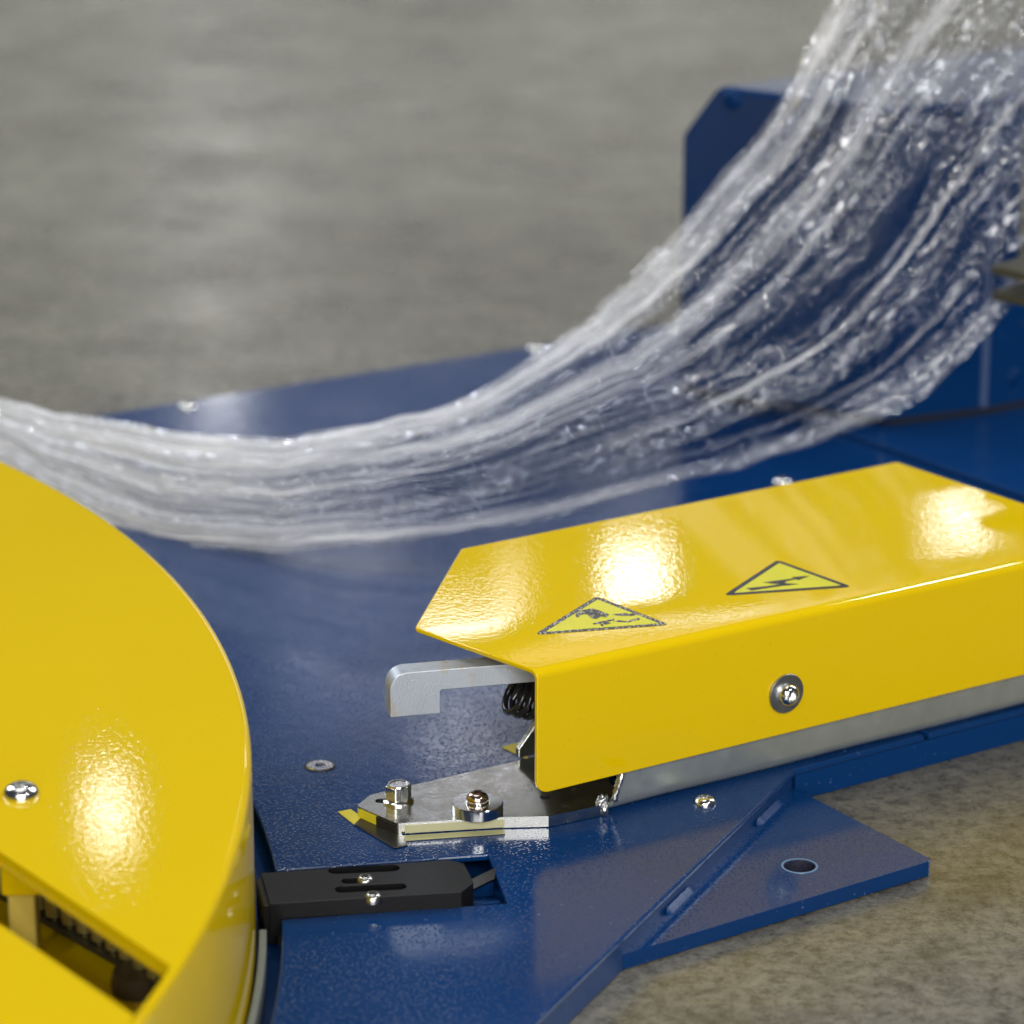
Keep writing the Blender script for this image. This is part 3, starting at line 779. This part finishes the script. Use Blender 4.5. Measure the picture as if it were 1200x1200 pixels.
d_ = ray(1187, 441); e1 = ht[2]; ev = (ht[3] - ht[2]).normalized(); nv = Vector((-ev.y, ev.x)); nv = nv if nv.y < 0 else -nv
t = e1.dot(nv) / d_.xy.dot(nv); screw("button_screw", Vector((d_.x * t, d_.y * t, CZ + d_.z * t)), BLUS, .005, .003, mh, normal=Vector((nv.x, nv.y, 0)))

# ------------------------------------------------------------ film carriage bits at the right edge
fcg = empty("film_guide", tuple(V(1215, 330, 1.76)), "olive metal fork with two prongs gripping the film at the right edge", "film guide")
for (ax, ay), (bx_, by_), h in (((1192, 318), (1270, 319), 6), ((1194, 348), (1270, 345), 4)):
    a, b = V(ax, ay, 1.72), V(bx_, by_, 1.76)
    d2 = (b - a).normalized(); s2 = Vector((-d2.y, d2.x, 0)).normalized()
    bm = bmesh.new(); 
    add_prism(bm, rounded([a.xy - s2.xy * .006, b.xy - s2.xy * .012, b.xy + s2.xy * .018, a.xy + s2.xy * .018], .002, 3), a.z - .0045, a.z)
    bevel(from_bm("prong", bm, OLIVE, fcg), .0008)
rodm = mat_metal("rod_steel", (.35, .34, .30), .3)
bm = bmesh.new(); a = V(1196, 330, 1.80); b = V(1197, 20, 1.80); tube(bm, [a, Vector((a.x, a.y, a.z + .25))], .0022, 14); from_bm("guide_rod", bm, rodm, fcg)

# ------------------------------------------------------------ the draped film
rng = np.random.RandomState(11)
def vnoise(x, y, seed=0):
    """smooth value noise on a lattice"""
    r = np.random.RandomState(seed); T = r.rand(256, 256)
    xi, yi = np.floor(x).astype(int), np.floor(y).astype(int); xf, yf = x - xi, y - yi
    u, w = xf * xf * (3 - 2 * xf), yf * yf * (3 - 2 * yf)
    a, b = T[yi % 256, xi % 256], T[yi % 256, (xi + 1) % 256]; c, d = T[(yi + 1) % 256, xi % 256], T[(yi + 1) % 256, (xi + 1) % 256]
    return (a * (1 - u) + b * u) * (1 - w) + (c * (1 - u) + d * u) * w - .5
def ridge(x, y, seed): return 1 - 2 * np.abs(vnoise(x, y, seed)) * 2
ST = [((-170, 446), (-170, 496), 1.86), ((-80, 452), (-80, 512), 1.83), ((0, 467), (0, 542), 1.80), ((90, 484), (80, 592), 1.76), ((180, 500), (170, 632), 1.72), ((270, 508), (270, 641), 1.69),
      ((360, 505), (360, 643), 1.675), ((450, 489), (460, 637), 1.67), ((530, 468), (560, 620), 1.68), ((595, 432), (670, 598), 1.70), ((650, 396), (780, 568), 1.72),
      ((705, 358), (900, 540), 1.735), ((765, 300), (1000, 507), 1.745), ((828, 224), (1085, 464), 1.75), ((885, 158), (1145, 405), 1.755), ((935, 76), (1197, 345), 1.76),
      ((985, -20), (1290, 250), 1.765), ((1040, -110), (1385, 150), 1.77)]
topw = np.array([tuple(V(*a, Y + .03)) for a, b, Y in ST]); botw = np.array([tuple(V(*b, Y)) for a, b, Y in ST])
def spline(P, t):
    n = len(P); i = np.clip(np.floor(t).astype(int), 0, n - 2); f = (t - i)[:, None]
    g_ = lambda k: P[np.clip(k, 0, n - 1)]
    p0, p1, p2, p3 = g_(i - 1), g_(i), g_(i + 1), g_(i + 2)
    return .5 * ((2 * p1) + (-p0 + p2) * f + (2 * p0 - 5 * p1 + 4 * p2 - p3) * f ** 2 + (-p0 + 3 * p1 - 3 * p2 + p3) * f ** 3)
def film_layer(name, NS, NV, seed, off, v0, v1, label, parent, amp=1.0):
    t = np.linspace(0, len(ST) - 1, NS); T, Bm = spline(topw, t), spline(botw, t)
    mid = (T + Bm) / 2; dl = np.r_[0, np.cumsum(np.linalg.norm(np.diff(mid, axis=0), axis=1))]   # metres along
    v = np.linspace(v0, v1, NV)
    S, Vv = np.meshgrid(dl, v, indexing='ij')
    wid = np.linalg.norm(T - Bm, axis=1)[:, None]
    # lines of pull gather towards the left
    warp = .035 * vnoise(S * 5, Vv * 4 + 9, seed + 1) + .012 * vnoise(S * 22, Vv * 12, seed + 2)
    Vw = Vv + warp * np.sin(pi * np.clip(Vv, 0, 1))
    edge = .0025 * vnoise(S * 60, Vv * 0 + 3, seed + 3) + .004 * vnoise(S * 14, Vv * 0 + 5, seed + 4)
    Pp = T[:, None, :] * (1 - Vw[..., None]) + Bm[:, None, :] * Vw[..., None]
    tg = np.gradient(mid, axis=0); tg /= np.linalg.norm(tg, axis=1)[:, None]
    ac = Bm - T; ac /= np.linalg.norm(ac, axis=1)[:, None]
    nr = np.cross(tg, ac); nr /= np.linalg.norm(nr, axis=1)[:, None]
    Wm = Vv * .16                                   # cloth width measured across
    h = .0075 * vnoise(S * 2.4, Vv * 6, seed + 5) + .0050 * vnoise(S * 3.2, Vv * 17, seed + 6)
    h += .0026 * np.abs(vnoise(S * 2.6, Vw * 38, seed + 20)) * 2 + .0014 * np.abs(vnoise(S * 4.0, Vw * 85, seed + 21)) * 2
    h += .0005 * vnoise(S * 24, Vv * 60, seed + 8)
    h += .0004 * vnoise(S * 90, Vv * 190, seed + 9) + .0002 * vnoise(S * 230, Vv * 330, seed + 10)
    h *= amp * np.clip(wid / .10, .55, 1.2)
    Pp = Pp + nr[:, None, :] * (h + off)[..., None] + ac[:, None, :] * edge[..., None]
    # bunching: dense white strands near the upper edge, along some folds and all over the gathered left part
    left = np.clip((.62 - S) / .30, 0, 1)
    Ln = S / S.max()                                # 0 at the left end, 1 at the top right
    wig = .02 * vnoise(S * 7, Vv * 0 + .5, seed + 14) + .012 * vnoise(S * 19, Vv * 0 + .5, seed + 15)
    def strand(path, w, k):
        xs, ys = zip(*path); c = np.interp(Ln, xs, ys) + wig
        ww = np.interp(Ln, [0, .45, 1], [w * 1.9, w * 1.3, w * .8])
        return k * np.exp(-np.abs((Vv - c) / ww) ** 2.2)
    fade = 1 - .45 * np.clip((Ln - .45) / .4, 0, 1)
    b = strand([(0, .05), (.45, .07), (.7, .05), (1, .04)], .05, .9)
    b += strand([(0, .13), (.45, .16), (.7, .12), (1, .14)], .022, .8)
    b += strand([(0, .30), (.40, .26), (.55, .30), (.75, .27), (1, .30)], .035, .75)
    b += strand([(0, .55), (.40, .48), (.60, .42), (.80, .38), (1, .42)], .014, .5) * fade
    b += strand([(0, .70), (.42, .72), (.60, .66), (.80, .64), (1, .62)], .010, .5)
    b += strand([(0, .92), (.40, .90), (.55, .93), (.8, .97), (1, .97)], .035, .65) * fade
    rr = np.random.RandomState(seed)
    for _ in range(9):
        v_a, v_b = rr.rand(), rr.rand(); v_b = .6 * v_b + .4 * v_a
        b += strand([(0, v_a), (.45, .5 * (v_a + v_b) + .05 * rr.randn()), (1, v_b)], .005 + .004 * rr.rand(), .18 + .28 * rr.rand())
    b += .85 * np.clip(1.35 - Ln * 2.8, 0, 1)
    b *= .55 + 1.3 * (vnoise(S * 9, Vv * 30, seed + 12) + .5)
    b = np.clip(b - .08, 0.0, 1.0) * .92 * (1 - .42 * np.clip((Ln - .4) / .3, 0, 1))
    h2 = 0
    NVv = NV; idx = np.arange(NS * NV).reshape(NS, NV)
    quads = np.stack([idx[:-1, :-1], idx[1:, :-1], idx[1:, 1:], idx[:-1, 1:]], -1).reshape(-1, 4)
    me = bpy.data.meshes.new(name); me.vertices.add(NS * NV); me.vertices.foreach_set('co', Pp.reshape(-1).astype(np.float32))
    nq = len(quads); me.loops.add(nq * 4); me.loops.foreach_set('vertex_index', quads.reshape(-1).astype(np.int32))
    me.polygons.add(nq); me.polygons.foreach_set('loop_start', np.arange(0, nq * 4, 4, dtype=np.int32)); me.polygons.foreach_set('loop_total', np.full(nq, 4, np.int32))
    me.polygons.foreach_set('use_smooth', np.ones(nq, bool)); me.update(calc_edges=True)
    uvl = me.uv_layers.new(name="film"); UVv = np.stack([S + seed * .37, Wm], -1).reshape(-1, 2)
    uvl.data.foreach_set('uv', UVv[quads.reshape(-1)].reshape(-1).astype(np.float32))
    at = me.attributes.new("bunch", 'FLOAT', 'POINT'); at.data.foreach_set('value', b.reshape(-1).astype(np.float32))
    me.materials.append(FILM)
    o = bpy.data.objects.new(name, me); COL.objects.link(o); o.parent = parent; o.location = -parent.location
    return o
fm = empty("stretch_film", tuple(V(450, 600, 1.67)), "crumpled clear stretch film hanging in a long swag above the blue base", "stretch film")
film_layer("film_ply", 760, 230, 21, 0.0, 0, 1.0, None, fm)
film_layer("film_ply", 640, 180, 57, 0.010, 0.03, .97, None, fm, 1.2)
